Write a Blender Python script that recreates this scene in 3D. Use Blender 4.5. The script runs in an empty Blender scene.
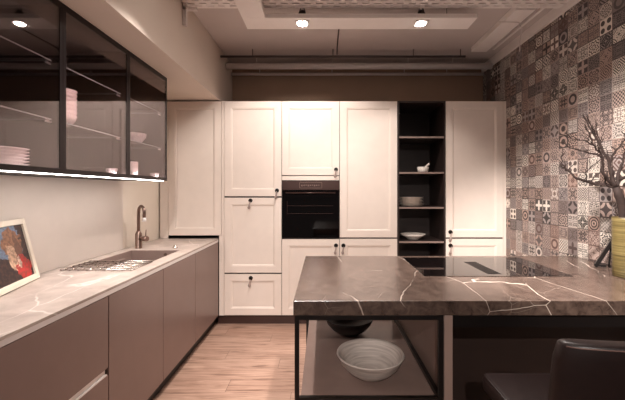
import bpy, bmesh, math, random
from mathutils import Vector, Matrix
C = bpy.context.scene.collection
R = random.Random(7)
PI = math.pi
# ------------------------------------------------------------------ node helpers
class NT:
    def __init__(s, name):
        s.m = bpy.data.materials.new(name); s.m.use_nodes = True
        s.t = s.m.node_tree; s.b = s.t.nodes['Principled BSDF']; s.out = s.t.nodes['Material Output']
    def n(s, k, **kw):
        x = s.t.nodes.new(k)
        for a, v in kw.items(): setattr(x, a, v)
        return x
    def ln(s, a, b): s.t.links.new(a, b)
    def put(s, sock, v):
        if isinstance(v, bpy.types.NodeSocket): s.ln(v, sock)
        else: sock.default_value = v
    def ma(s, op, a, b=0.0, c=0.0):
        x = s.n('ShaderNodeMath', operation=op)
        s.put(x.inputs[0], a); s.put(x.inputs[1], b); s.put(x.inputs[2], c)
        return x.outputs[0]
    def mix(s, f, a, b):
        x = s.n('ShaderNodeMix', data_type='RGBA')
        s.put(x.inputs[0], f); s.put(x.inputs[6], a); s.put(x.inputs[7], b)
        return x.outputs[2]
    def obj(s): return s.n('ShaderNodeTexCoord').outputs['Object']
    def mapped(s, sc=(1, 1, 1), rot=(0, 0, 0)):
        x = s.n('ShaderNodeMapping'); s.ln(s.obj(), x.inputs[0])
        x.inputs['Scale'].default_value = sc; x.inputs['Rotation'].default_value = rot
        return x.outputs[0]
    def noise(s, v, scale, detail=4, dist=0, rough=.5):
        x = s.n('ShaderNodeTexNoise'); s.ln(v, x.inputs['Vector'])
        x.inputs['Scale'].default_value = scale; x.inputs['Detail'].default_value = detail
        x.inputs['Distortion'].default_value = dist; x.inputs['Roughness'].default_value = rough
        return x.outputs[0]
    def ramp(s, f, stops, const=False):
        x = s.n('ShaderNodeValToRGB'); s.put(x.inputs[0], f)
        if const: x.color_ramp.interpolation = 'CONSTANT'
        e = x.color_ramp.elements
        while len(e) > 1: e.remove(e[-1])
        e[0].position, e[0].color = stops[0][0], c4(stops[0][1])
        for p, c in stops[1:]:
            q = e.new(p); q.color = c4(c)
        return x.outputs[0]
    def bump(s, h, strength=.2, dist=.002):
        x = s.n('ShaderNodeBump'); s.ln(h, x.inputs['Height'])
        x.inputs['Strength'].default_value = strength; x.inputs['Distance'].default_value = dist
        s.ln(x.outputs[0], s.b.inputs['Normal'])
def lin(v):
    v /= 255.0
    return v / 12.92 if v <= .04045 else ((v + .055) / 1.055) ** 2.4
def rgb(r, g, b): return (lin(r), lin(g), lin(b), 1)
def c4(c): return c if len(c) == 4 else (*c, 1)

def mat(name, col, rough=.5, metal=0, spec=.5, noise=.06, nscale=9, coat=0, bump=0, bscale=200):
    t = NT(name); b = t.b
    f = t.noise(t.obj(), nscale, 5)
    d = tuple(max(0, c * (1 - noise)) for c in col[:3]) + (1,)
    l = tuple(min(1, c * (1 + noise)) for c in col[:3]) + (1,)
    t.ln(t.ramp(f, [(.3, d), (.7, l)]), b.inputs['Base Color'])
    b.inputs['Roughness'].default_value = rough; b.inputs['Metallic'].default_value = metal
    b.inputs['Specular IOR Level'].default_value = spec
    b.inputs['Coat Weight'].default_value = coat; b.inputs['Coat Roughness'].default_value = .08
    if bump: t.bump(t.noise(t.obj(), bscale, 3), bump, .001)
    return t.m
def emit(name, col, s):
    t = NT(name); t.b.inputs['Base Color'].default_value = col
    t.b.inputs['Emission Color'].default_value = col; t.b.inputs['Emission Strength'].default_value = s
    return t.m

M = {}
M['door'] = mat('painted_white_door', rgb(236, 222, 212), .42, noise=.02, bump=.03, bscale=300)
M['taupe'] = mat('taupe_lacquer', rgb(132, 109, 102), .34, noise=.03)
M['plinth'] = mat('black_plinth', rgb(22, 15, 14), .4)
M['plinth_b'] = mat('brown_plinth', rgb(70, 47, 42), .35)
M['alu'] = mat('brushed_aluminium', rgb(238, 232, 230), .35, .35, noise=.03)
M['paint'] = mat('cream_wall_paint', rgb(232, 220, 206), .8, noise=.02, nscale=3)
M['soffit'] = mat('warm_white_plaster', rgb(222, 208, 196), .8, noise=.02, nscale=3)
M['backwall'] = mat('beige_wall_paint', rgb(172, 144, 124), .85, noise=.04, nscale=3)
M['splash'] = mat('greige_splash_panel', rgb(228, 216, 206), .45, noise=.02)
M['ceil'] = mat('grey_ceiling', rgb(206, 194, 190), .85, noise=.05, nscale=2)
M['white'] = mat('white_ceiling_board', rgb(246, 238, 234), .6, noise=.02)
M['pipe'] = mat('grey_painted_pipe', rgb(222, 212, 208), .45, noise=.04)
M['darkpipe'] = mat('dark_conduit', rgb(70, 58, 54), .5)
M['blackmetal'] = mat('black_metal', rgb(16, 12, 12), .35, noise=.02)
M['frame'] = mat('anthracite_frame', rgb(38, 30, 31), .3, .6, noise=.02)
M['interior'] = mat('dark_cabinet_interior', rgb(24, 16, 17), .5)
M['shelfbody'] = mat('umber_shelf_body', rgb(44, 31, 28), .55, noise=.08, nscale=20)
M['shelfedge'] = mat('taupe_shelf_edge', rgb(140, 120, 112), .5)
M['rosette'] = mat('black_rosette', rgb(22, 16, 14), .3, .4)
M['pewter'] = mat('pewter_drop', rgb(168, 150, 142), .4, .2)
M['bronze'] = mat('brushed_bronze', rgb(140, 118, 108), .28, .95, noise=.05)
M['sink'] = mat('taupe_granite_sink', rgb(126, 106, 99), .45, noise=.08, nscale=200)
M['steel'] = mat('steel_wire', rgb(190, 180, 174), .25, 1)
M['porcelain'] = mat('white_porcelain', rgb(238, 228, 222), .2, noise=.01)
M['rustic'] = mat('speckled_cream_ceramic', rgb(236, 224, 214), .45, noise=.15, nscale=90)
M['blackgloss'] = mat('black_oven_glass', rgb(7, 4, 4), .05, spec=.3, noise=.01)
M['ovenband'] = mat('brown_steel_band', rgb(66, 46, 42), .3, .6)
M['display'] = mat('oven_display', rgb(120, 96, 88), .3)
M['leather'] = mat('dark_brown_leather', rgb(32, 20, 19), .4, noise=.12, nscale=40, bump=.35, bscale=260)
M['seam'] = mat('seam_thread', rgb(100, 74, 68), .6)
M['shelf'] = mat('taupe_shelf_board', rgb(142, 120, 112), .25, noise=.05)
M['panel'] = mat('taupe_island_panel', rgb(150, 128, 119), .4, noise=.05)
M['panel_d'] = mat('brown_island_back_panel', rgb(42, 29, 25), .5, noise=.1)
M['picframe'] = mat('cream_picture_frame', rgb(238, 226, 208), .4)
M['bark'] = mat('dark_bark', rgb(44, 29, 25), .8, noise=.3, nscale=60, bump=.6, bscale=120)
M['blackmatte'] = mat('black_bowl_glaze', rgb(34, 26, 26), .35, noise=.15, nscale=60)
M['glow'] = emit('lamp_glow', (1, .9, .8, 1), 60)
M['led'] = emit('led_strip', (1, .93, .89, 1), 15)
M['led_in'] = emit('inner_led_strip', (1, .96, .95, 1), 18)

def glassmat(name, tint, refl, rough=0.02, trans=True):
    t = NT(name)
    g = t.n('ShaderNodeBsdfGlossy'); g.inputs['Roughness'].default_value = rough; g.inputs[0].default_value = (1, .96, .96, 1)
    tr = t.n('ShaderNodeBsdfTransparent'); tr.inputs[0].default_value = tint
    lw = t.n('ShaderNodeFresnel'); geo = t.n('ShaderNodeNewGeometry'); t.ln(t.ma('MULTIPLY_ADD', geo.outputs['Backfacing'], 1 / 1.5 - 1.5, 1.5), lw.inputs[0])
    f = t.ma('MINIMUM', t.ma('ADD', lw.outputs[0], refl), 1.0)
    ms = t.n('ShaderNodeMixShader'); t.ln(f, ms.inputs[0]); t.ln(tr.outputs[0], ms.inputs[1]); t.ln(g.outputs[0], ms.inputs[2])
    t.ln(ms.outputs[0], t.out.inputs[0]); return t.m
M['smoke'] = glassmat('smoked_glass', (.84, .77, .78, 1), .04)
M['clear'] = glassmat('clear_shelf_glass', (.86, .88, .88, 1), .03)
def glassedge():
    t = NT('glass_edge'); t.b.inputs['Base Color'].default_value = rgb(176, 186, 186)
    t.b.inputs['Roughness'].default_value = .2; return t.m
M['glassedge'] = glassedge()
M['crystal'] = mat('cut_glass', rgb(225, 220, 218), .12, noise=.3, nscale=120)

def hobmat():
    t = NT('black_ceramic_hob'); b = t.b
    b.inputs['Base Color'].default_value = rgb(14, 10, 10); b.inputs['Roughness'].default_value = .015
    b.inputs['IOR'].default_value = 3.2
    return t.m
M['hob'] = hobmat()

def marble(name, base, light, vein, rough, vs=1.5, fine=7, vscale=1.0, rot=.6, amp=.5, vw=.006, ior=1.5):
    t = NT(name)
    v = t.mapped((1.0, 1.0, 1.0), (0, 0, rot))
    v2 = t.mapped((1.7 * vscale, .7 * vscale, 1.7 * vscale), (.3, .2, rot))
    cloud = t.noise(v, fine, 8, .6, .6)
    c0 = t.ramp(cloud, [(.25, base), (.75, light)])
    def veins(scale, w, dist, seedv):
        nz = t.n('ShaderNodeTexNoise'); t.ln(v, nz.inputs['Vector']); nz.inputs['Scale'].default_value = 3; nz.inputs['Detail'].default_value = 4
        ad = t.n('ShaderNodeMixRGB', blend_type='ADD'); ad.inputs[0].default_value = dist * .3
        t.ln(v2, ad.inputs[1]); t.ln(nz.outputs['Color'], ad.inputs[2])
        vo = t.n('ShaderNodeTexVoronoi', feature='DISTANCE_TO_EDGE'); t.ln(ad.outputs[0], vo.inputs['Vector']); vo.inputs['Scale'].default_value = scale
        x = t.ma('SUBTRACT', 1.0, t.ma('DIVIDE', vo.outputs['Distance'], w)); return t.ma('MAXIMUM', x, 0.0)
    msk = t.ramp(t.noise(v, 2.6, 2), [(.45, (0, 0, 0)), (.56, (1, 1, 1))])
    a = t.ma('MULTIPLY', veins(vs, vw, .5, .5), msk)
    b2 = t.ma('MULTIPLY', veins(vs * 2.1, vw * .7, .8, .45), t.ramp(t.noise(v, 3.4, 2, .3), [(.52, (0, 0, 0)), (.66, (.8, .8, .8))]))
    f = t.ma('MINIMUM', t.ma('MULTIPLY', t.ma('ADD', a, t.ma('MULTIPLY', b2, .6)), amp), 1.0)
    t.ln(t.mix(f, c0, vein), t.b.inputs['Base Color'])
    t.b.inputs['Roughness'].default_value = rough; t.b.inputs['IOR'].default_value = ior
    return t.m
M['stone'] = marble('grey_beige_stone', rgb(156, 140, 132), rgb(202, 187, 178), rgb(240, 230, 224), .38, 2.2, 7, amp=.7, vw=.012)
M['marble'] = marble('brown_marble', rgb(46, 33, 28), rgb(106, 88, 79), rgb(240, 222, 208), .24, 1.5, 22, vscale=1.1, rot=.9, amp=.75, vw=.0065, ior=2.0)

def bowlstone():
    t = NT('ribbed_grey_stoneware')
    v = t.mapped((2, 2, 40))
    f = t.noise(v, 3, 4, .6)
    t.ln(t.ramp(f, [(.3, rgb(178, 164, 156)), (.7, rgb(226, 214, 206))]), t.b.inputs['Base Color'])
    t.b.inputs['Roughness'].default_value = .6
    t.bump(f, .3, .003); return t.m
M['bowl'] = bowlstone()

def vasemat():
    t = NT('mustard_ribbed_glaze')
    v = t.mapped((1, 1, 60))
    f = t.noise(v, 1.6, 4, .8)
    t.ln(t.ramp(f, [(.3, rgb(72, 60, 32)), (.5, rgb(104, 90, 52)), (.72, rgb(134, 120, 78))]), t.b.inputs['Base Color'])
    t.b.inputs['Roughness'].default_value = .4
    t.bump(f, .5, .004); return t.m
M['vase'] = vasemat()

def wood():
    t = NT('oak_plank_floor')
    sp = t.n('ShaderNodeSeparateXYZ'); t.ln(t.obj(), sp.inputs[0])
    v = t.ma('DIVIDE', sp.outputs[1], .16); iv = t.ma('FLOOR', v); fv = t.ma('FRACT', v)
    u = t.ma('ADD', t.ma('DIVIDE', sp.outputs[0], 1.25), t.ma('MULTIPLY', iv, .37)); iu = t.ma('FLOOR', u); fu = t.ma('FRACT', u)
    cb = t.n('ShaderNodeCombineXYZ'); t.ln(iu, cb.inputs[0]); t.ln(iv, cb.inputs[1])
    wn = t.n('ShaderNodeTexWhiteNoise'); t.ln(cb.outputs[0], wn.inputs[0])
    cb2 = t.n('ShaderNodeCombineXYZ'); t.ln(t.ma('MULTIPLY', sp.outputs[0], 1.6), cb2.inputs[0])
    t.ln(t.ma('MULTIPLY', sp.outputs[1], 22), cb2.inputs[1]); t.ln(t.ma('MULTIPLY', wn.outputs[0], 40), cb2.inputs[2])
    g = t.noise(cb2.outputs[0], 1.7, 6, 1.3, .6)
    c = t.ramp(g, [(.3, rgb(104, 78, 66)), (.46, rgb(166, 134, 118)), (.68, rgb(194, 162, 144))])
    c = t.mix(t.ma('MULTIPLY', wn.outputs[0], .3), c, rgb(140, 100, 80))
    gap = t.ma('MAXIMUM', t.ma('LESS_THAN', fv, .018), t.ma('LESS_THAN', fu, .003))
    c = t.mix(t.ma('MULTIPLY', gap, .6), c, rgb(70, 44, 34))
    t.ln(c, t.b.inputs['Base Color']); t.b.inputs['Roughness'].default_value = .42
    t.bump(g, .12, .001); return t.m
M['wood'] = wood()

def tiles():
    t = NT('patterned_encaustic_tiles'); S = .1035
    sp = t.n('ShaderNodeSeparateXYZ'); t.ln(t.obj(), sp.inputs[0])
    u = t.ma('DIVIDE', sp.outputs[1], S); v = t.ma('DIVIDE', t.ma('ADD', sp.outputs[2], .02), S)
    iu, iv = t.ma('FLOOR', u), t.ma('FLOOR', v)
    fu, fv = t.ma('SUBTRACT', t.ma('FRACT', u), .5), t.ma('SUBTRACT', t.ma('FRACT', v), .5)
    au, av = t.ma('ABSOLUTE', fu), t.ma('ABSOLUTE', fv)
    r = t.ma('SQRT', t.ma('ADD', t.ma('MULTIPLY', fu, fu), t.ma('MULTIPLY', fv, fv)))
    d = t.ma('ADD', au, av); m = t.ma('MAXIMUM', au, av)
    th = t.ma('ARCTAN2', fv, fu)
    cb = t.n('ShaderNodeCombineXYZ'); t.ln(iu, cb.inputs[0]); t.ln(iv, cb.inputs[1])
    def wn(off):
        c = t.n('ShaderNodeCombineXYZ'); t.ln(iu, c.inputs[0]); t.ln(iv, c.inputs[1]); c.inputs[2].default_value = off
        w = t.n('ShaderNodeTexWhiteNoise'); t.ln(c.outputs[0], w.inputs[0]); return w.outputs[0]
    r1, r2, r3, r4 = wn(1.3), wn(5.7), wn(9.1), wn(13.9)
    gt = lambda a, b: t.ma('GREATER_THAN', a, b)
    k = t.ma('MULTIPLY_ADD', r4, 20.0, 20.0)
    ring = gt(t.ma('SINE', t.ma('MULTIPLY', r, k)), .1)
    dia = gt(t.ma('SINE', t.ma('MULTIPLY', d, k)), .1)
    chk = gt(t.ma('MULTIPLY', t.ma('SINE', t.ma('MULTIPLY', fu, 25.1)), t.ma('SINE', t.ma('MULTIPLY', fv, 25.1))), 0)
    pet = gt(t.ma('MULTIPLY_ADD', t.ma('COSINE', t.ma('MULTIPLY', th, 4)), .15, .3), r)
    pet8 = gt(t.ma('SINE', t.ma('ADD', t.ma('MULTIPLY', r, 30.0), t.ma('MULTIPLY', t.ma('COSINE', t.ma('MULTIPLY', th, 8)), 1.6))), 0)
    # quarter circles meeting at the corners
    qu, qv = t.ma('SUBTRACT', .5, au), t.ma('SUBTRACT', .5, av)
    rq = t.ma('SQRT', t.ma('ADD', t.ma('MULTIPLY', qu, qu), t.ma('MULTIPLY', qv, qv)))
    cor = t.ma('LESS_THAN', t.ma('ABSOLUTE', t.ma('SUBTRACT', rq, .36)), .1)
    four = t.ma('LESS_THAN', t.ma('SQRT', t.ma('ADD', t.ma('POWER', t.ma('SUBTRACT', au, .25), 2), t.ma('POWER', t.ma('SUBTRACT', av, .25), 2))), .17)
    band = t.ma('LESS_THAN', t.ma('ABSOLUTE', t.ma('SUBTRACT', r, .32)), .09)
    x = ring
    def mx(f, a, b): return t.ma('ADD', t.ma('MULTIPLY', a, t.ma('SUBTRACT', 1.0, f)), t.ma('MULTIPLY', b, f))
    for th_, p in [(.13, dia), (.25, chk), (.36, pet), (.50, pet8), (.64, cor), (.76, four), (.86, band)]:
        x = mx(gt(r1, th_), x, p)
    r5, r6 = wn(21.1), wn(27.7)
    fine = gt(t.ma('MULTIPLY', t.ma('SINE', t.ma('MULTIPLY', t.ma('ADD', fu, fv), 26.0)), t.ma('SINE', t.ma('MULTIPLY', t.ma('SUBTRACT', fu, fv), 26.0))), .12)
    petal = gt(t.ma('SINE', t.ma('MULTIPLY', t.ma('MULTIPLY', au, av), 110.0)), .2)
    x = t.ma('ABSOLUTE', t.ma('SUBTRACT', x, t.ma('MULTIPLY', fine, gt(r5, .62))))
    x = t.ma('ABSOLUTE', t.ma('SUBTRACT', x, t.ma('MULTIPLY', petal, gt(r6, .6))))
    lt = t.ramp(r2, [(0, rgb(206, 194, 186)), (.2, rgb(180, 160, 152)), (.4, rgb(158, 148, 146)), (.55, rgb(230, 220, 210)), (.7, rgb(172, 148, 138)), (.88, rgb(132, 120, 118))], True)
    dk = t.ramp(r3, [(0, rgb(32, 26, 28)), (.22, rgb(66, 50, 48)), (.4, rgb(46, 40, 44)), (.58, rgb(86, 60, 54)), (.72, rgb(80, 72, 72)), (.86, rgb(20, 16, 18))], True)
    inv = gt(r4, .72)
    x = t.ma('ABSOLUTE', t.ma('SUBTRACT', x, inv))
    x = t.ma('MULTIPLY', x, t.ma('LESS_THAN', m, .455))
    bordm = t.ma('MULTIPLY', gt(m, .455), gt(r3, .5))
    x = t.ma('MAXIMUM', x, bordm)
    col = t.mix(t.ma('MULTIPLY', x, .95), lt, dk)
    ns = t.noise(t.obj(), 130, 3)
    col = t.mix(t.ma('MULTIPLY', ns, .12), col, rgb(110, 90, 84))
    col = t.mix(t.ma('MULTIPLY', gt(m, .487), .7), col, rgb(92, 76, 72))
    t.ln(col, t.b.inputs['Base Color']); t.b.inputs['Roughness'].default_value = .5
    return t.m
M['tiles'] = tiles()

def artmat():
    # a plain generic colour composition: sky blue, umber, flesh, red and black fields
    t = NT('abstract_print')
    uv = t.n('ShaderNodeTexCoord').outputs['UV']
    sp = t.n('ShaderNodeSeparateXYZ')
    n = t.n('ShaderNodeTexNoise'); t.ln(uv, n.inputs['Vector']); n.inputs['Scale'].default_value = 7
    n.inputs['Detail'].default_value = 6
    add = t.n('ShaderNodeMixRGB', blend_type='ADD'); add.inputs[0].default_value = .3
    t.ln(uv, add.inputs[1]); t.ln(n.outputs['Color'], add.inputs[2]); t.ln(add.outputs[0], sp.inputs[0])
    x, y = t.ma('SUBTRACT', sp.outputs[0], .15), t.ma('SUBTRACT', sp.outputs[1], .15)
    def blob(cx, cy, rx, ry):
        a = t.ma('POWER', t.ma('DIVIDE', t.ma('SUBTRACT', x, cx), rx), 2)
        b = t.ma('POWER', t.ma('DIVIDE', t.ma('SUBTRACT', y, cy), ry), 2)
        return t.ma('LESS_THAN', t.ma('ADD', a, b), 1)
    c = t.mix(t.ma('GREATER_THAN', x, .84), rgb(120, 146, 176), rgb(46, 34, 36))
    c = t.mix(t.ma('LESS_THAN', y, .45), c, rgb(34, 24, 30))
    c = t.mix(blob(.62, .68, .26, .24), c, rgb(158, 112, 84))
    c = t.mix(blob(.74, .6, .1, .22), c, rgb(120, 82, 66))
    c = t.mix(blob(.56, .42, .12, .26), c, rgb(214, 176, 148))
    c = t.mix(blob(.78, .2, .2, .24), c, rgb(188, 44, 44))
    c = t.mix(blob(.7, .3, .06, .1), c, rgb(224, 196, 176))
    n2 = t.n('ShaderNodeTexNoise'); t.ln(uv, n2.inputs['Vector']); n2.inputs['Scale'].default_value = 16; n2.inputs['Detail'].default_value = 5
    c = t.mix(t.ramp(n2.outputs[0], [(.42, (0, 0, 0)), (.62, (.6, .6, .6))]), c, rgb(88, 60, 52))
    t.ln(c, t.b.inputs['Base Color']); t.b.inputs['Roughness'].default_value = .3
    return t.m
M['art'] = artmat()

# ------------------------------------------------------------------ mesh helpers
def B(): return bmesh.new()
def box(bm, x0, x1, y0, y1, z0, z1):
    vs = [bm.verts.new((x, y, z)) for x in (x0, x1) for y in (y0, y1) for z in (z0, z1)]
    for f in ((0, 1, 3, 2), (4, 6, 7, 5), (0, 4, 5, 1), (2, 3, 7, 6), (0, 2, 6, 4), (1, 5, 7, 3)):
        bm.faces.new([vs[i] for i in f])
    return bm
def bxm(*a): return box(B(), *a)
def boxes(*l):
    bm = B()
    for a in l: box(bm, *a)
    return bm
def tube(bm, pts, rad, seg=12, cap=True):
    pts = [Vector(p) for p in pts]
    rs = rad if isinstance(rad, (list, tuple)) else [rad] * len(pts)
    rings = []; ref = None
    for i, p in enumerate(pts):
        d = (pts[min(i + 1, len(pts) - 1)] - pts[max(i - 1, 0)]).normalized()
        if ref is None: ref = Vector((0, 0, 1)) if abs(d.z) < .9 else Vector((1, 0, 0))
        s = d.cross(ref).normalized(); ref = s.cross(d).normalized()
        rings.append([bm.verts.new(p + rs[i] * (math.cos(2 * PI * k / seg) * s + math.sin(2 * PI * k / seg) * ref)) for k in range(seg)])
    for a, b in zip(rings, rings[1:]):
        for k in range(seg):
            f = bm.faces.new((a[k], a[(k + 1) % seg], b[(k + 1) % seg], b[k])); f.smooth = True
    if cap:
        bm.faces.new(rings[0][::-1]); bm.faces.new(rings[-1])
    return bm
def lathe(bm, prof, c=(0, 0, 0), seg=40):
    c = Vector(c); rings = []
    for r, z in prof:
        if r < 1e-5: rings.append([bm.verts.new(c + Vector((0, 0, z)))])
        else: rings.append([bm.verts.new(c + Vector((r * math.cos(2 * PI * k / seg), r * math.sin(2 * PI * k / seg), z))) for k in range(seg)])
    for a, b in zip(rings, rings[1:]):
        for k in range(seg):
            k2 = (k + 1) % seg
            if len(a) == 1 and len(b) == 1: continue
            if len(a) == 1: f = bm.faces.new((a[0], b[k2], b[k]))
            elif len(b) == 1: f = bm.faces.new((a[k], a[k2], b[0]))
            else: f = bm.faces.new((a[k], a[k2], b[k2], b[k]))
            f.smooth = True
    return bm
ORG = {}
def obj(name, bm, m, parent=None, loc=None, bevel=0, smooth=False, subs=0):
    """link a mesh given in place; its origin goes to loc (a thing) or to its root's base (a part)"""
    o0 = ORG[parent.name] if parent else Vector(loc or (0, 0, 0))
    bmesh.ops.recalc_face_normals(bm, faces=bm.faces)
    bmesh.ops.translate(bm, verts=bm.verts, vec=-o0)
    me = bpy.data.meshes.new(name); bm.to_mesh(me); bm.free()
    if m: me.materials.append(M[m])
    o = bpy.data.objects.new(name, me); C.objects.link(o)
    if parent: o.parent = parent
    else: o.location = o0
    ORG[o.name] = o0
    if smooth:
        for p in me.polygons: p.use_smooth = True
    if bevel:
        b = o.modifiers.new('bevel', 'BEVEL'); b.width = bevel; b.segments = 2; b.limit_method = 'ANGLE'
    if subs:
        s = o.modifiers.new('sub', 'SUBSURF'); s.levels = s.render_levels = subs
    return o
def tag(o, label, cat, group=None):
    o['label'] = label; o['category'] = cat
    if group: o['group'] = group
    return o
def thing(name, label, cat, loc, group=None):
    o = bpy.data.objects.new(name, None); C.objects.link(o); o.location = loc
    o.empty_display_size = .1
    ORG[o.name] = Vector(loc); return tag(o, label, cat, group)
def struct(name, bm, m, bevel=0):
    o = obj(name, bm, m, bevel=bevel); o['kind'] = 'structure'; return o
def dup(root, loc, label, group=None):
    r = root.copy(); C.objects.link(r); r.location = loc; r['label'] = label
    if group: r['group'] = group
    for ch in list(root.children):
        c = ch.copy(); C.objects.link(c); c.parent = r
        for g in ch.children:
            e = g.copy(); C.objects.link(e); e.parent = c
    return r

# ------------------------------------------------------------------ setting
XL, XR, YB, ZC = -1.72, 1.906, 4.12, 2.9
YD, XF = 3.594, -1.094          # tall door plane, left front plane
CT = .905                        # worktop height
struct('floor', bxm(XL - .1, XR + .1, -2.2, YB + .1, -.06, 0), 'wood')
struct('ceiling', bxm(XL - .1, XR + .1, -2.2, YB + .1, ZC, ZC + .1), 'ceil')
struct('wall_left', bxm(XL - .1, XL, -2.2, YB + .1, 0, ZC), 'paint')
struct('wall_back', bxm(XL, XR, YB, YB + .1, 0, ZC), 'backwall')
struct('wall_right', bxm(XR, XR + .1, -2.2, YB, 0, 2.81), 'tiles')
struct('trim_1', bxm(XL, -1.09, -2.2, YB, 2.35, ZC), 'soffit')                   # bulkhead above the wall cabinets
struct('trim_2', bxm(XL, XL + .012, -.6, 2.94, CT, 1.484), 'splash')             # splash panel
struct('trim_3', bxm(XR - .02, XR + .1, -2.2, YB, 2.81, ZC), 'white')             # plain band above the tiles

# ceiling services
t = thing('ceiling_light_frame', 'white L-shaped board hanging under the ceiling with two recessed spotlights', 'ceiling panel', (-.55, 2.8, 2.76))
FZ = 2.76
obj('board', boxes((-.64, 1.21, 2.71, 2.90, FZ, FZ + .035), (-.64, -.457, -1.2, 2.71, FZ, FZ + .035)), 'white', t, bevel=.002)
for x, y in ((-.55, 2.6), (-.55, -.8), (1.0, 2.8)):
    obj('hanger', tube(B(), [(x, y, FZ + .035), (x, y, ZC)], .003, 6), 'darkpipe', t)
# perforated cable tray
bm = B(); y0 = 2.33; z = 2.85
for i in range(11):
    ya = y0 + i * .038
    box(bm, -1.085, 1.88, ya, ya + .026, z, z + .003)
    if i < 10:
        x = -1.085 + (.045 if i % 2 else 0)
        while x < 1.86:
            box(bm, x, x + .034, ya + .026, ya + .038, z, z + .003); x += .09
box(bm, -1.085, 1.88, y0 - .003, y0, z, z + .045); box(bm, -1.085, 1.88, y0 + .406, y0 + .409, z, z + .045)
tag(obj('cable_tray', bm, 'white', loc=(0, 2.5, z)), 'long white perforated metal cable tray crossing under the ceiling', 'cable tray')
def xpipe(name, y, z, r, m, lab, cat='pipe', x0=-1.088, x1=1.884):
    b = tube(B(), [(x0, y, z), (x1, y, z)], r, 20)
    for x in (-.75, .1, .95, 1.45):
        tube(b, [(x, y, z + r * .8), (x, y, ZC)], .004, 6)
    return tag(obj(name, b, m, loc=(0, y, z)), lab, cat)
xpipe('ceiling_pipe', 3.87, 2.80, .034, 'pipe', 'thickest light grey pipe crossing above the tall cabinets')
xpipe('ceiling_pipe', 4.06, 2.775, .017, 'pipe', 'thin light pipe nearest the back wall, below the thick pipe')
xpipe('conduit', 3.65, 2.822, .012, 'darkpipe', 'slim dark conduit running just above and in front of the thick grey pipe', 'conduit', x1=1.5)
tag(obj('conduit', tube(B(), [(.142, 2.95, ZC - .007), (.142, 3.6, ZC - .007), (.142, 3.64, ZC - .04), (.142, 3.64, 2.84)], .006, 8), 'darkpipe', loc=(.142, 3.3, 2.88)),
    'thin dark conduit running along the ceiling from the white board to the pipes', 'conduit')
tag(obj('ceiling_beam', boxes((1.54, 1.70, 2.76, 3.6, ZC - .05, ZC - .001), (1.76, 1.785, 2.76, 3.6, ZC - .03, ZC - .001)), 'white', loc=(1.55, 2, 2.85), bevel=.003),
    'pale ceiling rail running from front to back beside the tiled wall', 'rail')
cb = [(1.50, 2.95, 2.846), (1.56, 2.93, 2.835), (1.66, 2.93, 2.83), (1.69, 2.94, 2.78), (1.685, 2.96, 2.68), (1.69, 2.97, 2.6)]
tag(obj('hanging_cable', tube(B(), cb, .004, 8), 'pipe', loc=(1.6, 2.93, 2.7)), 'thin loose cable dangling from the ceiling rail near the tiled wall', 'cable')
tag(obj('hanging_hook', tube(tube(B(), [(1.36, 2.3, ZC), (1.36, 2.3, 2.78)], .004, 8), [(1.34, 2.3, 2.775), (1.38, 2.3, 2.775)], .008, 8), 'pipe', loc=(1.36, 2.3, 2.85)), 'small hook hanging from the ceiling right of the light board', 'hook')
tag(obj('ceiling_bracket', boxes((-1.087, -1.06, 2.66, 2.69, 2.68, 2.85), (-1.087, -.98, 2.66, 2.69, 2.80, 2.82)), 'pipe', loc=(-1.08, 2.68, 2.7)), 'small metal bracket fixed to the bulkhead below the cable tray', 'bracket')

# spotlights
WARM = (1.0, .91, .84)
def spotlamp(x, y, label, power, target, size=115, blend=.6, z=FZ):
    t = thing('spotlight', label, 'spotlight', (x, y, z), 'recessed ceiling spotlights')
    s = .052
    obj('bezel', boxes((x - s, x + s, y - s, y - s + .012, z - .004, z + .004), (x - s, x + s, y + s - .012, y + s, z - .004, z + .004),
                       (x - s, x - s + .012, y - s, y + s, z - .004, z + .004), (x + s - .012, x + s, y - s, y + s, z - .004, z + .004)), 'alu', t)
    obj('bulb', lathe(B(), [(0, -.006), (.03, -.006), (.036, -.002), (.036, .001), (0, .001)], (x, y, z - .003), 24), 'glow', t)
    hb = tube(B(), [(x - .035, y - .03, z + .036), (x - .012, y, z + .125), (x + .012, y, z + .125), (x + .035, y - .03, z + .036)], .004, 8)
    lathe(hb, [(0, .036), (.03, .036), (.026, .09), (.012, .105), (0, .105)], (x, y, z), 16)
    obj('housing', hb, 'darkpipe', t)
    l = bpy.data.lights.new('spotlight_beam', 'SPOT'); l.energy = power; l.color = WARM
    l.spot_size = math.radians(size); l.spot_blend = blend; l.shadow_soft_size = .03
    o = bpy.data.objects.new('spotlight_beam', l); C.objects.link(o); o.location = (x, y, z - .02)
    d = Vector(target) - o.location; o.rotation_euler = d.to_track_quat('-Z', 'Y').to_euler()
    return t
spotlamp(-.172, 2.80, 'glowing spotlight above the oven column, left one of the two in the board', 40, (-.25, 3.6, .9), 120, .4)
spotlamp(.79, 2.80, 'glowing spotlight above the open shelves, right one of the two in the board', 14, (.85, 3.4, .6), 95, .4)
spotlamp(-.55, 2.0, 'spotlight in the side arm of the ceiling board over the aisle', 95, (-1.05, 1.95, .9), 88, .7)
spotlamp(-.55, .3, 'added spotlight out of view in the side arm of the ceiling board nearest the camera', 110, (-.5, 3.5, .85), 56, .6)  # added out of view to brighten the tall doors
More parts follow.
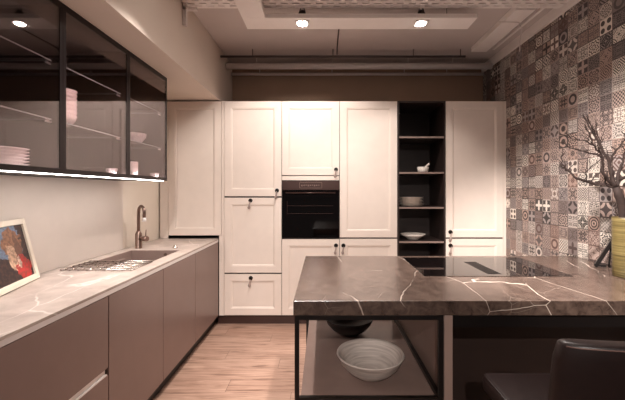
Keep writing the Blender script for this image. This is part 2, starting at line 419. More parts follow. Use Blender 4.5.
def added_lamp(x, y, power, target, size, blend=.7, soft=.04, label=''):  # unseen lamps added to brighten the tiles, low shelf and island top
    t = thing('spotlight', label, 'spotlight', (x, y, 2.87), 'added surface spotlights out of view')
    obj('can', lathe(B(), [(0, .03), (.05, .03), (.05, -.06), (.045, -.06), (.04, 0), (0, 0)], (x, y, 2.87), 24), 'white', t)
    obj('bulb', lathe(B(), [(0, -.02), (.035, -.02), (.035, -.005), (0, -.005)], (x, y, 2.87), 24), 'glow', t)
    l = bpy.data.lights.new('spotlight_beam', 'SPOT'); l.energy = power; l.color = WARM
    l.spot_size = math.radians(size); l.spot_blend = blend; l.shadow_soft_size = soft
    o = bpy.data.objects.new('spotlight_beam', l); C.objects.link(o); o.location = (x, y, 2.80)
    d = Vector(target) - o.location; o.rotation_euler = d.to_track_quat('-Z', 'Y').to_euler()
added_lamp(.55, .9, 360, (1.9, 2.55, .65), 58, label='added round white ceiling spotlight out of view, aimed at the tiled wall')
added_lamp(-.25, -2.0, 185, (.45, 2.6, .7), 40, label='added round white ceiling spotlight behind the camera, lighting the shelf under the island')
added_lamp(.4, 1.95, 135, (.65, 1.95, .9), 78, label='added round white ceiling spotlight out of view above the island')

# ------------------------------------------------------------------ tall cabinets
def door(parent, x0, x1, z0, z1, knob=None, y=YD, bd=.068):
    """shaker door facing -Y, front face at y"""
    g = .0026; x0 += g; x1 -= g; z0 += g; z1 -= g
    bm = B()
    loops = []
    for ins, dy in ((0, .02), (0, .0015), (.0015, 0), (bd, 0), (bd + .004, .003), (bd + .009, .003), (bd + .018, .011)):
        loops.append([bm.verts.new((x, y + dy, zz)) for x, zz in ((x0 + ins, z0 + ins), (x1 - ins, z0 + ins), (x1 - ins, z1 - ins), (x0 + ins, z1 - ins))])
    for a, b in zip(loops, loops[1:]):
        for k in range(4): bm.faces.new((a[k], a[(k + 1) % 4], b[(k + 1) % 4], b[k]))
    bm.faces.new(loops[-1]); bm.faces.new(loops[0][::-1])
    d = obj('door', bm, 'door', parent)
    if knob:
        kx, kz = knob
        b = B()
        tube(b, [(kx, y, kz), (kx, y - .006, kz)], [.021, .021], 20)
        tube(b, [(kx, y - .006, kz), (kx, y - .016, kz), (kx, y - .03, kz)], [.012, .011, .015], 16)
        h = obj('knob', b, 'rosette', d)
        b = tube(B(), [(kx, y - .027, kz - .008), (kx - .004, y - .03, kz - .03), (kx - .008, y - .031, kz - .055), (kx - .010, y - .03, kz - .074), (kx - .0115, y - .03, kz - .088)],
                 [.005, .006, .009, .016, .006], 12)
        h2 = obj('drop_pull', b, 'pewter', d); h2['label'] = 'pewter drop pull'
    return d
def px(p): return (p - 323.5) / 96.0
def pz(p): return 1.4 + (191 - p) / 96.0
ZT, ZB = 2.3375, .103
YC0, YC1 = 3.6155, 4.10
def carcass(t, x0, x1, shelves, m='shelfbody', zb=ZB, zt=ZT):
    w = .016; x0 += .001; x1 -= .001
    L = [(x0, x0 + w, YC0, YC1, zb, zt), (x1 - w, x1, YC0, YC1, zb, zt), (x0 + w, x1 - w, YC0, YC1, zt - w, zt), (x0 + w, x1 - w, YC0, YC1, zb, zb + w),
         (x0 + w, x1 - w, YC1 - .01, YC1, zb + w, zt - w)]
    for s in shelves: L.append((x0 + w, x1 - w, YC0, YC1 - .01, s - w / 2, s + w / 2))
    return obj('carcass', boxes(*L), m, t)
xa, xb, xc, xd, xe, xf = px(224), px(281.7), px(339.6), px(397.5), px(445.7), px(503.5)
G = 'tall white cabinets along the back wall'
# corner unit (behind the left worktop)
t = thing('tall_cabinet', 'tall white cabinet at the left corner, behind the faucet and under the bulkhead', 'cabinet', ((px(168) + px(219)) / 2, YD, ZB), G)
carcass(t, -1.70, px(219), [.9]); door(t, px(168), px(221.5), .935, ZT)
obj('side_filler', bxm(-1.705, px(168) - .001, YD + .002, YC0 - .001, CT + .001, ZT), 'door', t)
tag(obj('filler_panel', bxm(px(219) + .001, xa - .001, YD + .001, YC1, ZB, .934), 'door', loc=(px(221.5), YD, ZB)), 'narrow white upright filler between the left base cabinets and the drop-handle column', 'filler panel')
tag(obj('filler_panel', bxm(px(221.5) + .0015, xa - .001, YD + .001, YC1, .9355, ZT), 'door', loc=(px(222.7), YD, .936)), 'slim white strip between the corner door and the first full column', 'filler panel')
# column A
t = thing('tall_cabinet', 'tall white cabinet with three shaker fronts, left of the oven column', 'cabinet', ((xa + xb) / 2, YD, ZB), G)
carcass(t, xa, xb, [pz(197), pz(273)])
door(t, xa, xb, pz(196.5), ZT, (px(277), pz(190.5)))
door(t, xa, xb, pz(273), pz(197.5), (px(250.5), pz(200.5)))
door(t, xa, xb, ZB, pz(274), (px(250.8), pz(278)))
# column B with oven
t = thing('tall_cabinet', 'tall white cabinet holding the built-in black oven', 'cabinet', ((xb + xc) / 2, YD, ZB), G)
carcass(t, xb, xc, [pz(178), pz(238.7) - .002])
door(t, xb, xc, pz(175.5), ZT, (px(336), pz(169.5)))
obj('filler_strip', bxm(xb + .003, xc - .003, YD + .002, YC0 - .001, pz(180.2), pz(176)), 'door', t)
door(t, xb, xc, ZB, pz(239), (px(336), pz(245.5)))
# column C
t = thing('tall_cabinet', 'tall white cabinet with two shaker doors between the oven and the open shelves', 'cabinet', ((xc + xd) / 2, YD, ZB), G)
carcass(t, xc, xd, [pz(238)])
door(t, xc, xd, pz(237.7), ZT)
door(t, xc, xd, ZB, pz(238.7), (px(343.4), pz(245.5)))
# column E
t = thing('tall_cabinet', 'tall white cabinet at the right end beside the tiled wall', 'cabinet', ((xe + xf) / 2, YD, ZB), G)
carcass(t, xe, xf, [pz(238)])
door(t, xe, xf, pz(237.7), ZT, (px(450.4), pz(232)))
door(t, xe, xf, ZB, pz(238.7), (px(450.4), pz(245.5)))
tag(obj('filler_panel', bxm(xf + .001, XR - .001, YD + .004, YC1, ZB, ZT), 'door', loc=((xf + XR) / 2, YD, ZB)), 'slim white filler between the last tall cabinet and the tiled wall', 'filler panel')
# open shelf column D
t = thing('open_shelf_unit', 'tall dark open shelf column with crockery between white cabinets', 'shelf unit', ((xd + xe) / 2, YD, ZB))
w = .018
obj('side_panel', bxm(xd + .001, xd + w, YD, YC1, ZB, ZT), 'shelfbody', t, bevel=.001)
obj('side_panel', bxm(xe - w, xe - .001, YD, YC1, ZB, ZT), 'shelfbody', t, bevel=.001)
obj('top_panel', bxm(xd + w, xe - w, YD, YC1, ZT - w, ZT), 'shelfbody', t)
obj('bottom_panel', bxm(xd + w, xe - w, YD, YC1, ZB, ZB + w), 'shelfbody', t)
obj('back_panel', bxm(xd + w, xe - w, YC1 - .012, YC1, ZB + w, ZT - w), 'shelfbody', t)
SH = [pz(136.3), pz(172), pz(207), pz(241.3), pz(270), pz(295)]
for s in SH:
    sh = obj('shelf', bxm(xd + w, xe - w, YD + .0065, YC1 - .013, s - .018, s), 'shelfbody', t)
    e = obj('front_edge', bxm(xd + w, xe - w, YD + .003, YD + .0062, s - .018, s), 'shelfedge', sh); e['label'] = 'light taupe shelf front edge'
tag(obj('plinth', bxm(XF - .02, XR - .002, YD + .05, YD + .066, .0, ZB - .001), 'plinth_b', loc=(.4, YD + .05, 0)), 'dark brown plinth board along the floor under the tall white cabinets', 'plinth')

# oven
t = thing('built_in_oven', 'black glass built-in oven with control display in the white column', 'oven', ((xb + xc) / 2, YD, pz(237.5)))
ox0, ox1, oz0, oz1 = xb + .006, xc - .006, pz(237.6), pz(180.8)
obj('oven_body', bxm(ox0 + .02, ox1 - .02, YC0, YC1 - .05, oz0 + .01, oz1 - .01), 'blackmetal', t)
obj('control_panel', bxm(ox0, ox1, YD - .006, YC0 - .001, oz1 - .095, oz1), 'ovenband', t, bevel=.0015)
dd = obj('oven_door', bxm(ox0, ox1, YD - .008, YC0 - .001, oz0, oz1 - .098), 'blackgloss', t, bevel=.0015)
dz = oz1 - .045; xm = (ox0 + ox1) / 2
b = B()
x0, x1 = px(299.5), px(322)
for a in ((x0, x1, dz - .032, dz - .029), (x0, x1, dz + .026, dz + .029), (x0, x0 + .003, dz - .032, dz + .029), (x1 - .003, x1, dz - .032, dz + .029)):
    box(b, a[0], a[1], YD - .008, YD - .006, a[2], a[3])
for i in range(9):
    box(b, x0 + .02 + i * .022, x0 + .031 + i * .022, YD - .008, YD - .006, dz - .012 + (i % 3) * .004, dz + .004)
obj('display', b, 'display', t)
b = tube(B(), [(ox0 + .04, YD - .045, oz1 - .125), (ox1 - .04, YD - .045, oz1 - .125)], .008, 14)
for x in (ox0 + .07, ox1 - .07): tube(b, [(x, YD - .045, oz1 - .125), (x, YD - .008, oz1 - .125)], .006, 10)
obj('handle', b, 'ovenband', dd)
b = B()
for zz in (oz0 + .25, oz0 + .33): box(b, ox0 + .05, ox1 - .06, YD - .0088, YD - .008, zz, zz + .0035)
box(b, ox0 + .05, ox0 + .053, YD - .0088, YD - .008, oz0 + .25, oz0 + .38)
obj('window_trim', b, 'ovenband', dd)

# crockery on the open shelves
def plate_bm(r, h=.014, c=(0, 0, 0)):
    return lathe(B(), [(0, 0), (r * .6, 0), (r * .66, .003), (r * .97, h - .002), (r, h), (r * .96, h), (r * .64, .006), (0, .005)], c, 36)
def stack(cx, cy, z, r, n, pitch, h, mname, name, label_f, cat, group):
    first = None
    for i in range(n):
        loc = (cx, cy, z + i * pitch)
        lab = label_f(i, n)
        if first is None:
            first = tag(obj(name, plate_bm(r, h, loc), mname, loc=loc), lab, cat, group)
        else:
            o = first.copy(); C.objects.link(o); o.location = loc; o['label'] = lab
def slab(where):
    def f(i, n):
        if i == 0: return 'white plate at the bottom of %s' % where
        if i == n - 1: return 'white plate on top of %s' % where
        return 'white plate in the middle of %s' % where
    return f
sx = px(415.5)
stack(sx, 3.78, SH[2], .135, 6, .0165, .018, 'rustic', 'dinner_plate', slab('the plate stack on the open shelf column'), 'plate', 'plates stacked on the open shelf column')
tag(obj('bowl', lathe(B(), [(0, 0), (.055, 0), (.06, .008), (.105, .035), (.135, .058), (.13, .06), (.098, .04), (.05, .012), (0, .01)], (px(417), 3.76, SH[3])), 'rustic', loc=(px(417), 3.76, SH[3])),
    'wide shallow cream bowl standing alone on the shelf below the plate stack', 'bowl')
t = thing('mortar_bowl', 'small cream mortar with a pestle on the upper open shelf', 'mortar', (px(427), 3.74, SH[1]))
obj('bowl_body', lathe(B(), [(0, 0), (.045, 0), (.055, .015), (.062, .06), (.058, .062), (.05, .02), (0, .015)], (px(427), 3.74, SH[1])), 'rustic', t)
obj('pestle', tube(B(), [(px(427) - .01, 3.74, SH[1] + .03), (px(427) + .05, 3.73, SH[1] + .085), (px(427) + .065, 3.727, SH[1] + .095)], [.012, .008, .014], 12), 'rustic', t)

# ------------------------------------------------------------------ left base run
YU = [.85, 1.757, 2.357, 2.946, YD - .004]
tag(obj('plinth', bxm(XF - .07, XF - .05, .85, YD + .045, 0, .102), 'plinth', loc=(XF - .06, 2.2, 0)), 'black plinth board along the floor under the taupe cabinets', 'plinth')
ZF0, ZF1 = .103, .866
def front(parent, name, y0, y1, z0, z1, m='taupe'):
    return obj(name, bxm(XF - .019, XF, y0 + .003, y1 - .003, z0, z1), m, parent, bevel=.0012)
labs = ['taupe drawer cabinet with two deep fronts nearest the camera', 'taupe base cabinet beside the drawer cabinet, under the near end of the sink',
        'taupe base cabinet below the faucet end of the sink', 'taupe base cabinet at the far end touching the white tall units']
for i in range(4):
    y0, y1 = YU[i], YU[i + 1]
    t = thing('base_cabinet', labs[i], 'cabinet', (XF, (y0 + y1) / 2, .103), 'handleless taupe base cabinets')
    top = .866 if i in (0, 3) else .62
    obj('carcass', boxes((-1.69, XF - .021, y0 + .001, y1 - .001, .103, top)), 'interior', t)
    if i == 0:
        front(t, 'drawer', y0, y1, .503, ZF1); front(t, 'drawer', y0, y1, ZF0, .465)
        obj('grip_profile', boxes((XF - .0205, XF - .012, y0 + .001, y1 - .012, .4665, .5015), (XF - .012, XF - .001, y0 + .001, y1 - .012, .4665, .473)), 'alu', t)
    else: front(t, 'door', y0, y1, ZF0, ZF1)
    obj('top_profile', boxes((XF - .0205, XF - .012, y0, y1, .867, .892), (XF - .012, XF + .001, y0, y1, .870, .892)), 'alu', t)
# worktop with sink cutout
SX0, SX1, SY0, SY1 = -1.615, -1.20, 2.30, 2.894
x0, x1 = -1.707, XF + .002
z0, z1 = .8925, CT
tag(obj('worktop', boxes((x0, SX0, .85, YD - .003, z0, z1), (SX1, x1, .85, YD - .003, z0, z1), (SX0, SX1, .85, SY0, z0, z1), (SX0, SX1, SY1, YD - .003, z0, z1)), 'stone', loc=(-1.4, 2.2, z0)),
    'long thin grey stone worktop running under the wall cabinets', 'worktop')
t = thing('kitchen_sink', 'taupe undermount sink set in the stone worktop beside the faucet', 'sink', ((SX0 + SX1) / 2, (SY0 + SY1) / 2, .70))
bw = .01; a0, a1, b0, b1 = SX0 + .001, SX1 - .001, SY0 + .001, SY1 - .001
obj('basin', boxes((a0, a1, b0, b1, .70, .712), (a0, a0 + bw, b0, b1, .712, .903), (a1 - bw, a1, b0, b1, .712, .903), (a0 + bw, a1 - bw, b0, b0 + bw, .712, .903), (a0 + bw, a1 - bw, b1 - bw, b1, .712, .903),
                   (a0 + bw, a0 + .05, b0 + bw, b1 - .16, .712, .865)), 'sink', t, bevel=.003)
ov = tube(B(), [(-1.32, b1 - bw, .868), (-1.32, b1 - bw - .004, .868)], .014, 20)
obj('overflow', ov, 'steel', t)
obj('drain', lathe(B(), [(0, 0), (.04, 0), (.04, .004), (.03, .004), (.025, .002), (0, .002)], (-1.4, 2.6, .712)), 'steel', t)
# wire drying rack lying over the near end of the sink
b = B(); rz = CT + .004
for i in range(9):
    x = SX0 - .01 + i * (SX1 - SX0 + .02) / 8
    tube(b, [(x, SY0 - .17, rz), (x, SY0 + .10, rz)], .004, 8)
for i in range(6):
    y = SY0 - .17 + i * .054
    tube(b, [(SX0 - .01, y, rz + .004), (SX1 + .01, y, rz + .004)], .004, 8)
tag(obj('drying_rack', b, 'steel', loc=(-1.4, 2.3, CT)), 'flat wire drying rack laid across the near end of the sink', 'drying rack')
# faucet
fx, fy = -1.60, 2.985
t = thing('faucet', 'brushed bronze gooseneck faucet standing behind the sink', 'faucet', (fx, fy, CT))
obj('body', lathe(B(), [(0, 0), (.029, 0), (.029, .006), (.027, .01), (.027, .125), (.019, .14), (.015, .15), (0, .15)], (fx, fy, CT)), 'bronze', t)
dx, dy = .80, -.6
P = [(fx, fy, CT + .14), (fx, fy, CT + .29)]
for k in range(1, 13):
    a = PI * k / 12; rr = .05
    P.append((fx + dx * rr * (1 - math.cos(a)), fy + dy * rr * (1 - math.cos(a)), CT + .31 + .055 * math.sin(a)))
P.append((fx + dx * .1, fy + dy * .1, CT + .27)); 
obj('spout', tube(B(), P, .0125, 16), 'bronze', t)
q = P[-1]
obj('nozzle', tube(B(), [q, (q[0], q[1], q[2] - .012), (q[0], q[1], q[2] - .034)], [.014, .017, .017], 16), 'alu', t)
hb = tube(B(), [(fx + .02, fy - .006, CT + .085), (fx + .088, fy - .026, CT + .085)], [.019, .022], 16)
tube(hb, [(fx + .072, fy - .022, CT + .10), (fx + .078, fy - .024, CT + .165)], .0045, 8)
obj('lever', hb, 'bronze', t)
tag(obj('drain_knob', lathe(B(), [(0, 0), (.022, 0), (.022, .006), (.014, .01), (.014, .022), (0, .022)], (-1.29, 3.0, CT)), 'steel', loc=(-1.29, 3.0, CT)), 'small round metal sink control knob on the worktop beyond the sink', 'knob')
# outlet strip + picture
BR = Vector((-1.625, 1.955, CT + .002)); d = Vector((.287, -.958, 0)); n = Vector((.958, .287, 0))
up = (Vector((0, 0, .335)) - n * .075).normalized(); Hh = .345; Wd = .40
nn = d.cross(up).normalized()
if nn.x < 0: nn = -nn
t = thing('picture_frame', 'cream framed print leaning against the wall on the left worktop', 'framed picture', tuple(BR))
def P3(u, v, w): return BR + d * u + up * v + nn * w
def obox(bm, u0, u1, v0, v1, w0, w1):
    vs = [bm.verts.new(P3(u, v, w)) for u in (u0, u1) for v in (v0, v1) for w in (w0, w1)]
    for f in ((0, 1, 3, 2), (4, 6, 7, 5), (0, 4, 5, 1), (2, 3, 7, 6), (0, 2, 6, 4), (1, 5, 7, 3)): bm.faces.new([vs[i] for i in f])
b = B(); f = .03
obox(b, 0, f, 0, Hh, 0, .018); obox(b, Wd - f, Wd, 0, Hh, 0, .018); obox(b, f, Wd - f, 0, f, 0, .018); obox(b, f, Wd - f, Hh - f, Hh, 0, .018)
obj('frame', b, 'picframe', t, bevel=.002)
b = B(); obox(b, f, Wd - f, f, Hh - f, .002, .008)
o = obj('print', b, 'art', t); o['label'] = 'print of blue, brown, red and black fields'
uvl = o.data.uv_layers.new(name='UVMap')
for l in o.data.loops:
    p = o.data.vertices[l.vertex_index].co
    uvl.data[l.index].uv = (1 - (p.dot(d) - f) / (Wd - 2 * f), (p.dot(up) - f) / (Hh - 2 * f))

# ------------------------------------------------------------------ wall cabinets
XG = -1.315; ZU0, ZU1 = 1.486, 2.348
YW = [1.14, 1.742, 2.327, 2.90]
wl = ['smoked glass wall cabinet nearest the camera, holding a plate stack', 'middle smoked glass wall cabinet with a stack of bowls', 'smoked glass wall cabinet at the far end, holding a white tumbler']
for i in range(3):
    y0, y1 = YW[i] + .001, YW[i + 1] - .001
    t = thing('wall_cabinet', wl[i], 'cabinet', ((XG + XL) / 2, (y0 + y1) / 2, ZU0), 'black framed glass wall cabinets')
    xk = XL + .003; w = .016
    obj('carcass', boxes((xk, XG - .022, y0, y0 + w, ZU0, ZU1), (xk, XG - .022, y1 - w, y1, ZU0, ZU1), (xk, XG - .022, y0 + w, y1 - w, ZU1 - w, ZU1),
                         (xk, XG - .022, y0 + w, y1 - w, ZU0, ZU0 + .024), (xk, xk + .008, y0 + w, y1 - w, ZU0 + .024, ZU1 - w)), 'interior', t)
    fr = .02
    D = obj('door', boxes((XG - .02, XG, y0, y0 + fr, ZU0, ZU1), (XG - .02, XG, y1 - fr, y1, ZU0, ZU1), (XG - .02, XG, y0 + fr, y1 - fr, ZU0, ZU0 + .026), (XG - .02, XG, y0 + fr, y1 - fr, ZU1 - .032, ZU1)), 'frame', t)
    obj('glass_pane', bxm(XG - .006, XG - .002, y0 + fr, y1 - fr, ZU0 + .026, ZU1 - .032), 'smoke', D)
    for zz in (1.757, 2.047):
        s = obj('glass_shelf', bxm(xk + .01, XG - .03, y0 + w + .022, y1 - w - .022, zz - .006, zz), 'clear', t)
        obj('shelf_edge', boxes((XG - .0299, XG - .0285, y0 + w + .022, y1 - w - .022, zz - .006, zz), (xk + .01, XG - .03, y1 - w - .0219, y1 - w - .0205, zz - .006, zz)), 'glassedge', s)
        for yy, sg in ((y0 + w, 1), (y1 - w, -1)):
            obj('shelf_pin', tube(B(), [(XG - .05, yy, zz - .012), (XG - .05, yy + sg * .03, zz - .012)], .005, 10), 'alu', s)
    obj('led_strip', bxm(XG - .062, XG - .026, y0 + .01, y1 - .01, ZU0 - .0022, ZU0 - .0005), 'led', t)
    obj('led_strip', bxm(XG - .036, XG - .030, y0 + .03, y1 - .03, ZU0 + .0242, ZU0 + .027), 'led_in', t)
Z0 = ZU0 + .024
stack(-1.49, 1.59, Z0, .105, 6, .0145, .016, 'porcelain', 'plate', slab('the stack in the wall cabinet nearest the camera'), 'plate', 'plates in the nearest wall cabinet')
bowlp = [(0, 0), (.035, 0), (.06, .03), (.07, .06), (.066, .06), (.055, .03), (.03, .006), (0, .005)]
first = None
for i in range(7):
    loc = (-1.44, 1.90, 1.757 + i * .023)
    lab = 'white bowl %s the nested stack in the middle wall cabinet' % ('at the bottom of' if i == 0 else 'on top of' if i == 6 else 'part way up')
    if not first: first = tag(obj('bowl', lathe(B(), bowlp, loc), 'porcelain', loc=loc), lab, 'bowl', 'nested white bowls in the wall cabinet')
    else:
        o = first.copy(); C.objects.link(o); o.location = loc; o['label'] = lab
loc = (-1.40, 2.54, Z0)
tag(obj('tumbler', lathe(B(), [(0, 0), (.030, 0), (.033, .105), (.031, .105), (.028, .006), (0, .006)], loc), 'porcelain', loc=loc), 'straight white tumbler in the far wall cabinet', 'tumbler')
loc = (-1.42, 2.60, 1.757)
tag(obj('glass_bowl', lathe(B(), [(0, 0), (.04, 0), (.045, .01), (.075, .045), (.08, .075), (.076, .075), (.07, .047), (.035, .014), (0, .012)], loc, 14), 'crystal', loc=loc), 'cut glass bowl on the middle shelf of the far wall cabinet', 'bowl')
for (x, y, l) in ((-1.375, 2.24, 'small cut glass dish at the far bottom corner of the middle wall cabinet'), (-1.385, 2.83, 'small cut glass dish at the bottom right of the far wall cabinet')):
    tag(obj('glass_dish', lathe(B(), [(0, 0), (.025, 0), (.028, .008), (.036, .035), (.034, .037), (.024, .012), (0, .01)], (x, y, Z0), 12), 'crystal', loc=(x, y, Z0)), l, 'dish')

# ------------------------------------------------------------------ island
IY0, IY1, IX0 = 1.5525, 2.627, -.13
HX0, HX1, HY0, HY1 = .585, 1.446, 1.998, 2.555
tag(obj('island_worktop', bxm(IX0 - .006, XR - .002, IY0, IY1, .84, CT), 'marble', loc=(.8, 2.1, .84), bevel=.0015), 'thick dark brown marble island worktop with white veins', 'worktop')
t = thing('induction_hob', 'black glass induction hob set into the marble island', 'hob', ((HX0 + HX1) / 2, (HY0 + HY1) / 2, CT))
VX0, VX1, VY0, VY1 = .973, 1.055, 2.04, 2.395
obj('glass_top', boxes((HX0, VX0, HY0, HY1, CT, CT + .003), (VX1, HX1, HY0, HY1, CT, CT + .003), (VX0, VX1, HY0, VY0, CT, CT + .003), (VX0, VX1, VY1, HY1, CT, CT + .003)), 'hob', t)
b = bxm(VX0 + .001, VX1 - .001, VY0 + .001, VY1 - .001, CT, CT + .001)
for i in range(8): box(b, VX0 + .006 + i * .0093, VX0 + .009 + i * .0093, VY0 + .01, VY1 - .01, CT + .001, CT + .0025)
obj('extractor_grille', b, 'blackmetal', t)
# open metal shelf frame
t = thing('metal_shelf_frame', 'black square-tube frame with a taupe shelf under the left end of the island', 'shelf unit', (.2, 2.1, 0))
fx0, fx1, fw = -.13, .54, .02
zt = .8385
for x in (fx0, fx1 - fw):
    for y in (IY0 + .002, IY1 - .03):
        obj('leg', bxm(x, x + fw, y, y + fw, 0, zt), 'blackmetal', t)
ya, yb = IY0 + .002, IY1 - .01
obj('top_rail', boxes((fx0 + fw, fx1 - fw, ya, ya + fw, zt - .02, zt), (fx0 + fw, fx1 - fw, yb - fw, yb, zt - .02, zt), (fx0, fx0 + fw, ya + fw, yb - fw, zt - .02, zt), (fx1 - fw, fx1, ya + fw, yb - fw, zt - .02, zt)), 'blackmetal', t)
zr = .468
obj('lower_rail', boxes((fx0 + fw, fx1 - fw, ya, ya + fw, zr - .022, zr), (fx0 + fw, fx1 - fw, yb - fw, yb, zr - .022, zr), (fx1 - fw, fx1, ya + fw, yb - fw, zr - .022, zr)), 'blackmetal', t)
obj('shelf', bxm(fx0 + .024, fx1 - fw - .001, ya + fw + .001, yb - fw - .001, .427, .445), 'shelf', t, bevel=.001)
# island body
t = thing('island_cabinet', 'taupe panelled base carrying the right side of the marble worktop', 'cabinet', (1.2, 2.1, 0))
o = obj('end_panel', bxm(.545, .583, IY0 + .004, IY1 - .01, 0, .8385), 'panel', t, bevel=.001)
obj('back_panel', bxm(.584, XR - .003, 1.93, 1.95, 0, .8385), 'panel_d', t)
obj('cabinet_body', bxm(.584, XR - .003, 1.951, IY1 - .03, .1, .8385), 'door', t)
obj('apron', bxm(.584, XR - .003, IY0 + .004, IY0 + .028, .785, .8385), 'blackmetal', t)
# bowls on shelf
bc = (.242, 1.79, .445)
tag(obj('stoneware_bowl', lathe(B(), [(0, 0), (.06, 0), (.075, .006), (.118, .035), (.152, .072), (.168, .108), (.174, .114), (.171, .119), (.163, .116), (.156, .106), (.138, .07), (.1, .035), (.055, .016), (0, .014)], bc, 56), 'bowl', loc=bc),
    'large pale grey ribbed bowl at the front of the shelf under the island', 'bowl')
bc = (.171, 2.32, .445)
tag(obj('black_bowl', lathe(B(), [(0, 0), (.055, 0), (.07, .006), (.115, .035), (.148, .072), (.163, .108), (.159, .11), (.140, .074), (.105, .042), (.055, .016), (0, .014)], bc, 56), 'blackmatte', loc=bc),
    'black bowl behind the pale bowl on the shelf under the island', 'bowl')

# vase and branch
vx, vy = 1.752, 1.99
tag(obj('vase', lathe(B(), [(0, 0), (.062, 0), (.068, .006), (.070, .17), (.0705, .33), (.072, .343), (.068, .345), (.064, .335), (.063, .02), (0, .015)], (vx, vy, CT), 48), 'vase', loc=(vx, vy, CT)),
    'tall mustard yellow ribbed cylinder vase on the island by the tiled wall', 'vase')
b = B(); Rb = random.Random(3)
def W(p, dy=0): return Vector((vx + (p[0] - 625) / 173.0, vy + dy, CT + .345 + (217 - p[1]) / 173.0))
def branch(pts, r0, r1, y0=0.0, y1=0.0, twigs=True, kink=.005):
    P = []; n = len(pts)
    for i, p in enumerate(pts):
        f = i / (n - 1); P.append(W(p, y0 + (y1 - y0) * f))
    Q = []
    for a, c in zip(P, P[1:]):
        for s in range(3):
            v = a.lerp(c, s / 3)
            if s: v += Vector((Rb.uniform(-kink, kink), Rb.uniform(-kink, kink), Rb.uniform(-kink, kink)))
            Q.append(v)
    Q.append(P[-1])
    m = len(Q); rad = [(r0 + (r1 - r0) * (i / (m - 1))) * (1 + Rb.uniform(-.12, .18)) for i in range(m)]
    tube(b, Q, rad, 8)
    if twigs:
        for i in range(2, m, 1):
            if Rb.random() < .8:
                dirv = (Q[i] - Q[i - 1]).normalized()
                side = Vector((Rb.uniform(-1, 1), Rb.uniform(-.6, .6), Rb.uniform(-.4, 1))).normalized()
                v = (dirv * .5 + side).normalized(); L = Rb.uniform(.03, .085)
                pts2 = [Q[i]]
                for k in range(3):
                    v = (v + Vector((Rb.uniform(-.5, .5), Rb.uniform(-.4, .4), Rb.uniform(-.2, .5)))).normalized()
                    nx = pts2[-1] + v * L / 3
                    if nx.x > XR - .03: nx.x = XR - .03
                    pts2.append(nx)
                rr = min(rad[i] * .6, .0035)
                tube(b, pts2, [rr, rr * .8, rr * .6, .0008], 6)
                if Rb.random() < .6:
                    v2 = (side * .6 + v).normalized(); e = pts2[2] + v2 * L * .4; e.x = min(e.x, XR - .03)
                    tube(b, [pts2[1], pts2[1].lerp(e, .5) + Vector((.003, 0, .003)), e], [rr * .6, rr * .5, .0008], 6)
tube(b, [(vx - .02, vy, CT + .05), W((621, 217)), W((620, 206)), W((617, 196)), W((613.5, 187))], [.02, .021, .022, .022, .018], 12)
branch([(614, 188), (605, 184), (594, 183.5), (587, 181), (578, 177), (573, 170), (567, 163), (570, 153)], .010, .003, 0, .08)
branch([(613, 187), (604, 180), (599, 174), (597, 162), (595, 155), (588, 147), (582, 138), (577, 127)], .009, .0025, 0, -.05)
branch([(613.5, 187), (611, 176), (609.5, 162), (603, 148), (598, 136), (592, 125), (587, 113)], .012, .0025, 0, .05)
branch([(596, 158), (589, 154), (580, 151), (571, 147.5), (567, 142), (559, 139.6)], .006, .0018, -.03, .06)
branch([(588, 147), (580, 141), (570, 139), (565, 132)], .004, .0015, -.04, .02)
branch([(598, 136), (594, 130), (586, 124), (579, 118)], .0045, .0015, .04, -.04)
branch([(615, 190), (617, 178), (621, 168), (625, 158), (630, 146), (628, 132)], .010, .003, 0, .04)
branch([(610, 162), (613, 153), (616, 147), (619, 140), (624, 133), (626, 121)], .006, .0018, .02, -.06)
branch([(603, 148), (607, 140), (605, 130), (609, 120)], .004, .0015, .04, .1)
branch([(617, 180), (628, 172), (637, 160), (641, 146)], .008, .002, 0, -.12)
branch([(573, 170), (565, 168), (560, 160)], .003, .0012, .06, .02)
branch([(587, 181), (583, 172), (588, 165), (592, 160)], .0035, .0012, .02, -.05)
tag(obj('dry_branch', b, 'bark', loc=(vx, vy, CT + .05)), 'bare dark twisted branch standing in the mustard yellow vase', 'branch')

# black easel frame beside the vase
t = thing('tabletop_easel', 'small black tabletop easel leaning beside the mustard vase, seen edge on', 'easel', (1.76, 2.24, CT))
bu = Vector((.62, .785, 0)); lean = Vector((.785, -.62, 0)); base = Vector((1.752, 2.235, CT + .0105))
def sheet(bm, p0, U, V, N):
    vs = [bm.verts.new(p0 + U * a + V * c + N * e) for a in (0, 1) for c in (0, 1) for e in (0, 1)]
    for f in ((0, 1, 3, 2), (4, 6, 7, 5), (0, 4, 5, 1), (2, 3, 7, 6), (0, 2, 6, 4), (1, 5, 7, 3)): bm.faces.new([vs[i] for i in f])
    return bm
V = lean * .115 + Vector((0, 0, .235)); N = (lean * .235 - Vector((0, 0, .115))).normalized() * .02
obj('panel', sheet(B(), base, bu * .075, V, N), 'blackmetal', t, bevel=.002)
st0 = base + lean * .085 + bu * .03 + Vector((0, 0, .13))
obj('strut', tube(B(), [tuple(st0), tuple(base + lean * .075 + bu * .03 + Vector((0, 0, -.003)))], .005, 8), 'blackmetal', t)
obj('ledge', sheet(B(), base, bu * .075, lean * .06, Vector((0, 0, .012))), 'blackmetal', t)

# ------------------------------------------------------------------ bar stool
t = thing('bar_stool', 'dark brown leather bar stool with a stitched backrest pulled up to the island', 'bar stool', (.92, 1.2, 0))
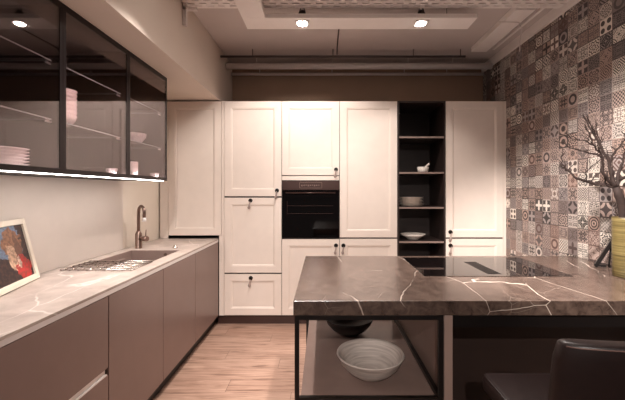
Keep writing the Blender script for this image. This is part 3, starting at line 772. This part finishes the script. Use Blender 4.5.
# seat
b = B(); nx, ny = 10, 10
box(b, .655, 1.10, .99, 1.435, .575, .648)
o = obj('seat', b, 'leather', t); bv = o.modifiers.new('bevel', 'BEVEL'); bv.width = .02; bv.segments = 4
for p in o.data.polygons: p.use_smooth = True
b = tube(B(), [(0.660, 1.0, .642), (0.660, 1.40, .642), (0.664, 1.424, .642), (0.682, 1.430, .642), (1.075, 1.430, .642), (1.093, 1.424, .642), (1.096, 1.40, .642), (1.096, 1.0, .642)], .0035, 8)
obj('seat_piping', b, 'leather', o)
# backrest: curved shell, slightly flared towards the seat
def backpt(u, v, w):
    """u across -1..1, v height 0..1, w thickness -1..1"""
    z = .60 + .402 * v
    half = .24 - .018 * v - (.01 * max(0, v - .9) * 10)
    x = .862 + u * half
    y = .985 - .035 * v - .055 * (1 - u * u) + w * .026 * (1 - .35 * max(0, abs(u) - .85) / .15)
    z -= .012 * u * u * v
    return (x, y, z)
b = B(); NU, NV = 16, 8; g = {}
for w in (-1, 1):
    for i in range(NU + 1):
        for j in range(NV + 1):
            g[w, i, j] = b.verts.new(backpt(-1 + 2 * i / NU, j / NV, w))
for w in (-1, 1):
    for i in range(NU):
        for j in range(NV): b.faces.new((g[w, i, j], g[w, i + 1, j], g[w, i + 1, j + 1], g[w, i, j + 1]))
for i in range(NU):
    for j in (0, NV): b.faces.new((g[-1, i, j], g[-1, i + 1, j], g[1, i + 1, j], g[1, i, j]))
for j in range(NV):
    for i in (0, NU): b.faces.new((g[-1, i, j], g[-1, i, j + 1], g[1, i, j + 1], g[1, i, j]))
o = obj('backrest', b, 'leather', t, smooth=True)
bv = o.modifiers.new('bevel', 'BEVEL'); bv.width = .012; bv.segments = 4; bv.limit_method = 'ANGLE'; bv.angle_limit = math.radians(50)
b = B()
for w in (-1.0,):
    pts = []
    for j in range(3): pts.append(backpt(-1, .7 + .1 * j, w))
    pts = []
    for i in range(NU + 1):
        p = backpt((-1 + 2 * i / NU) * .97, .975, w); pts.append((p[0], p[1] + .0003, p[2]))
    tube(b, pts, .0018, 8)
obj('seam', b, 'seam', o)
for x in (.70, 1.06):
    for y, yo in ((1.02, -.02), (1.39, .02)):
        obj('leg', tube(B(), [(x, y, .576), (x + (.02 if x > 1 else -.02), y + yo, 0)], .013, 12), 'blackmetal', t)
obj('footrest', tube(B(), [(.688, 1.006, .22), (.688, 1.403, .22), (1.072, 1.403, .22), (1.072, 1.006, .22), (.688, 1.006, .22)], .008, 10), 'blackmetal', t)

# ------------------------------------------------------------------ world, camera
w = bpy.data.worlds.new('World'); bpy.context.scene.world = w; w.use_nodes = True
w.node_tree.nodes['Background'].inputs[0].default_value = (1.0, .9, .86, 1)
w.node_tree.nodes['Background'].inputs[1].default_value = .08
cam = bpy.data.cameras.new('camera'); co = bpy.data.objects.new('camera', cam); C.objects.link(co)
co.location = (0, 0, 1.4); co.rotation_euler = (PI / 2, 0, 0)
cam.sensor_width = 36; cam.lens = 345 / 625 * 36
cam.shift_x = -(323.5 - 312.5) / 625; cam.shift_y = -(200 - 191) / 625
cam.clip_start = .05
sc = bpy.context.scene; sc.camera = co
sc.view_settings.view_transform = 'Standard'; sc.view_settings.look = 'None'
sc.view_settings.gamma = 1; sc.view_settings.use_curve_mapping = False
sc.view_settings.exposure = 0.88
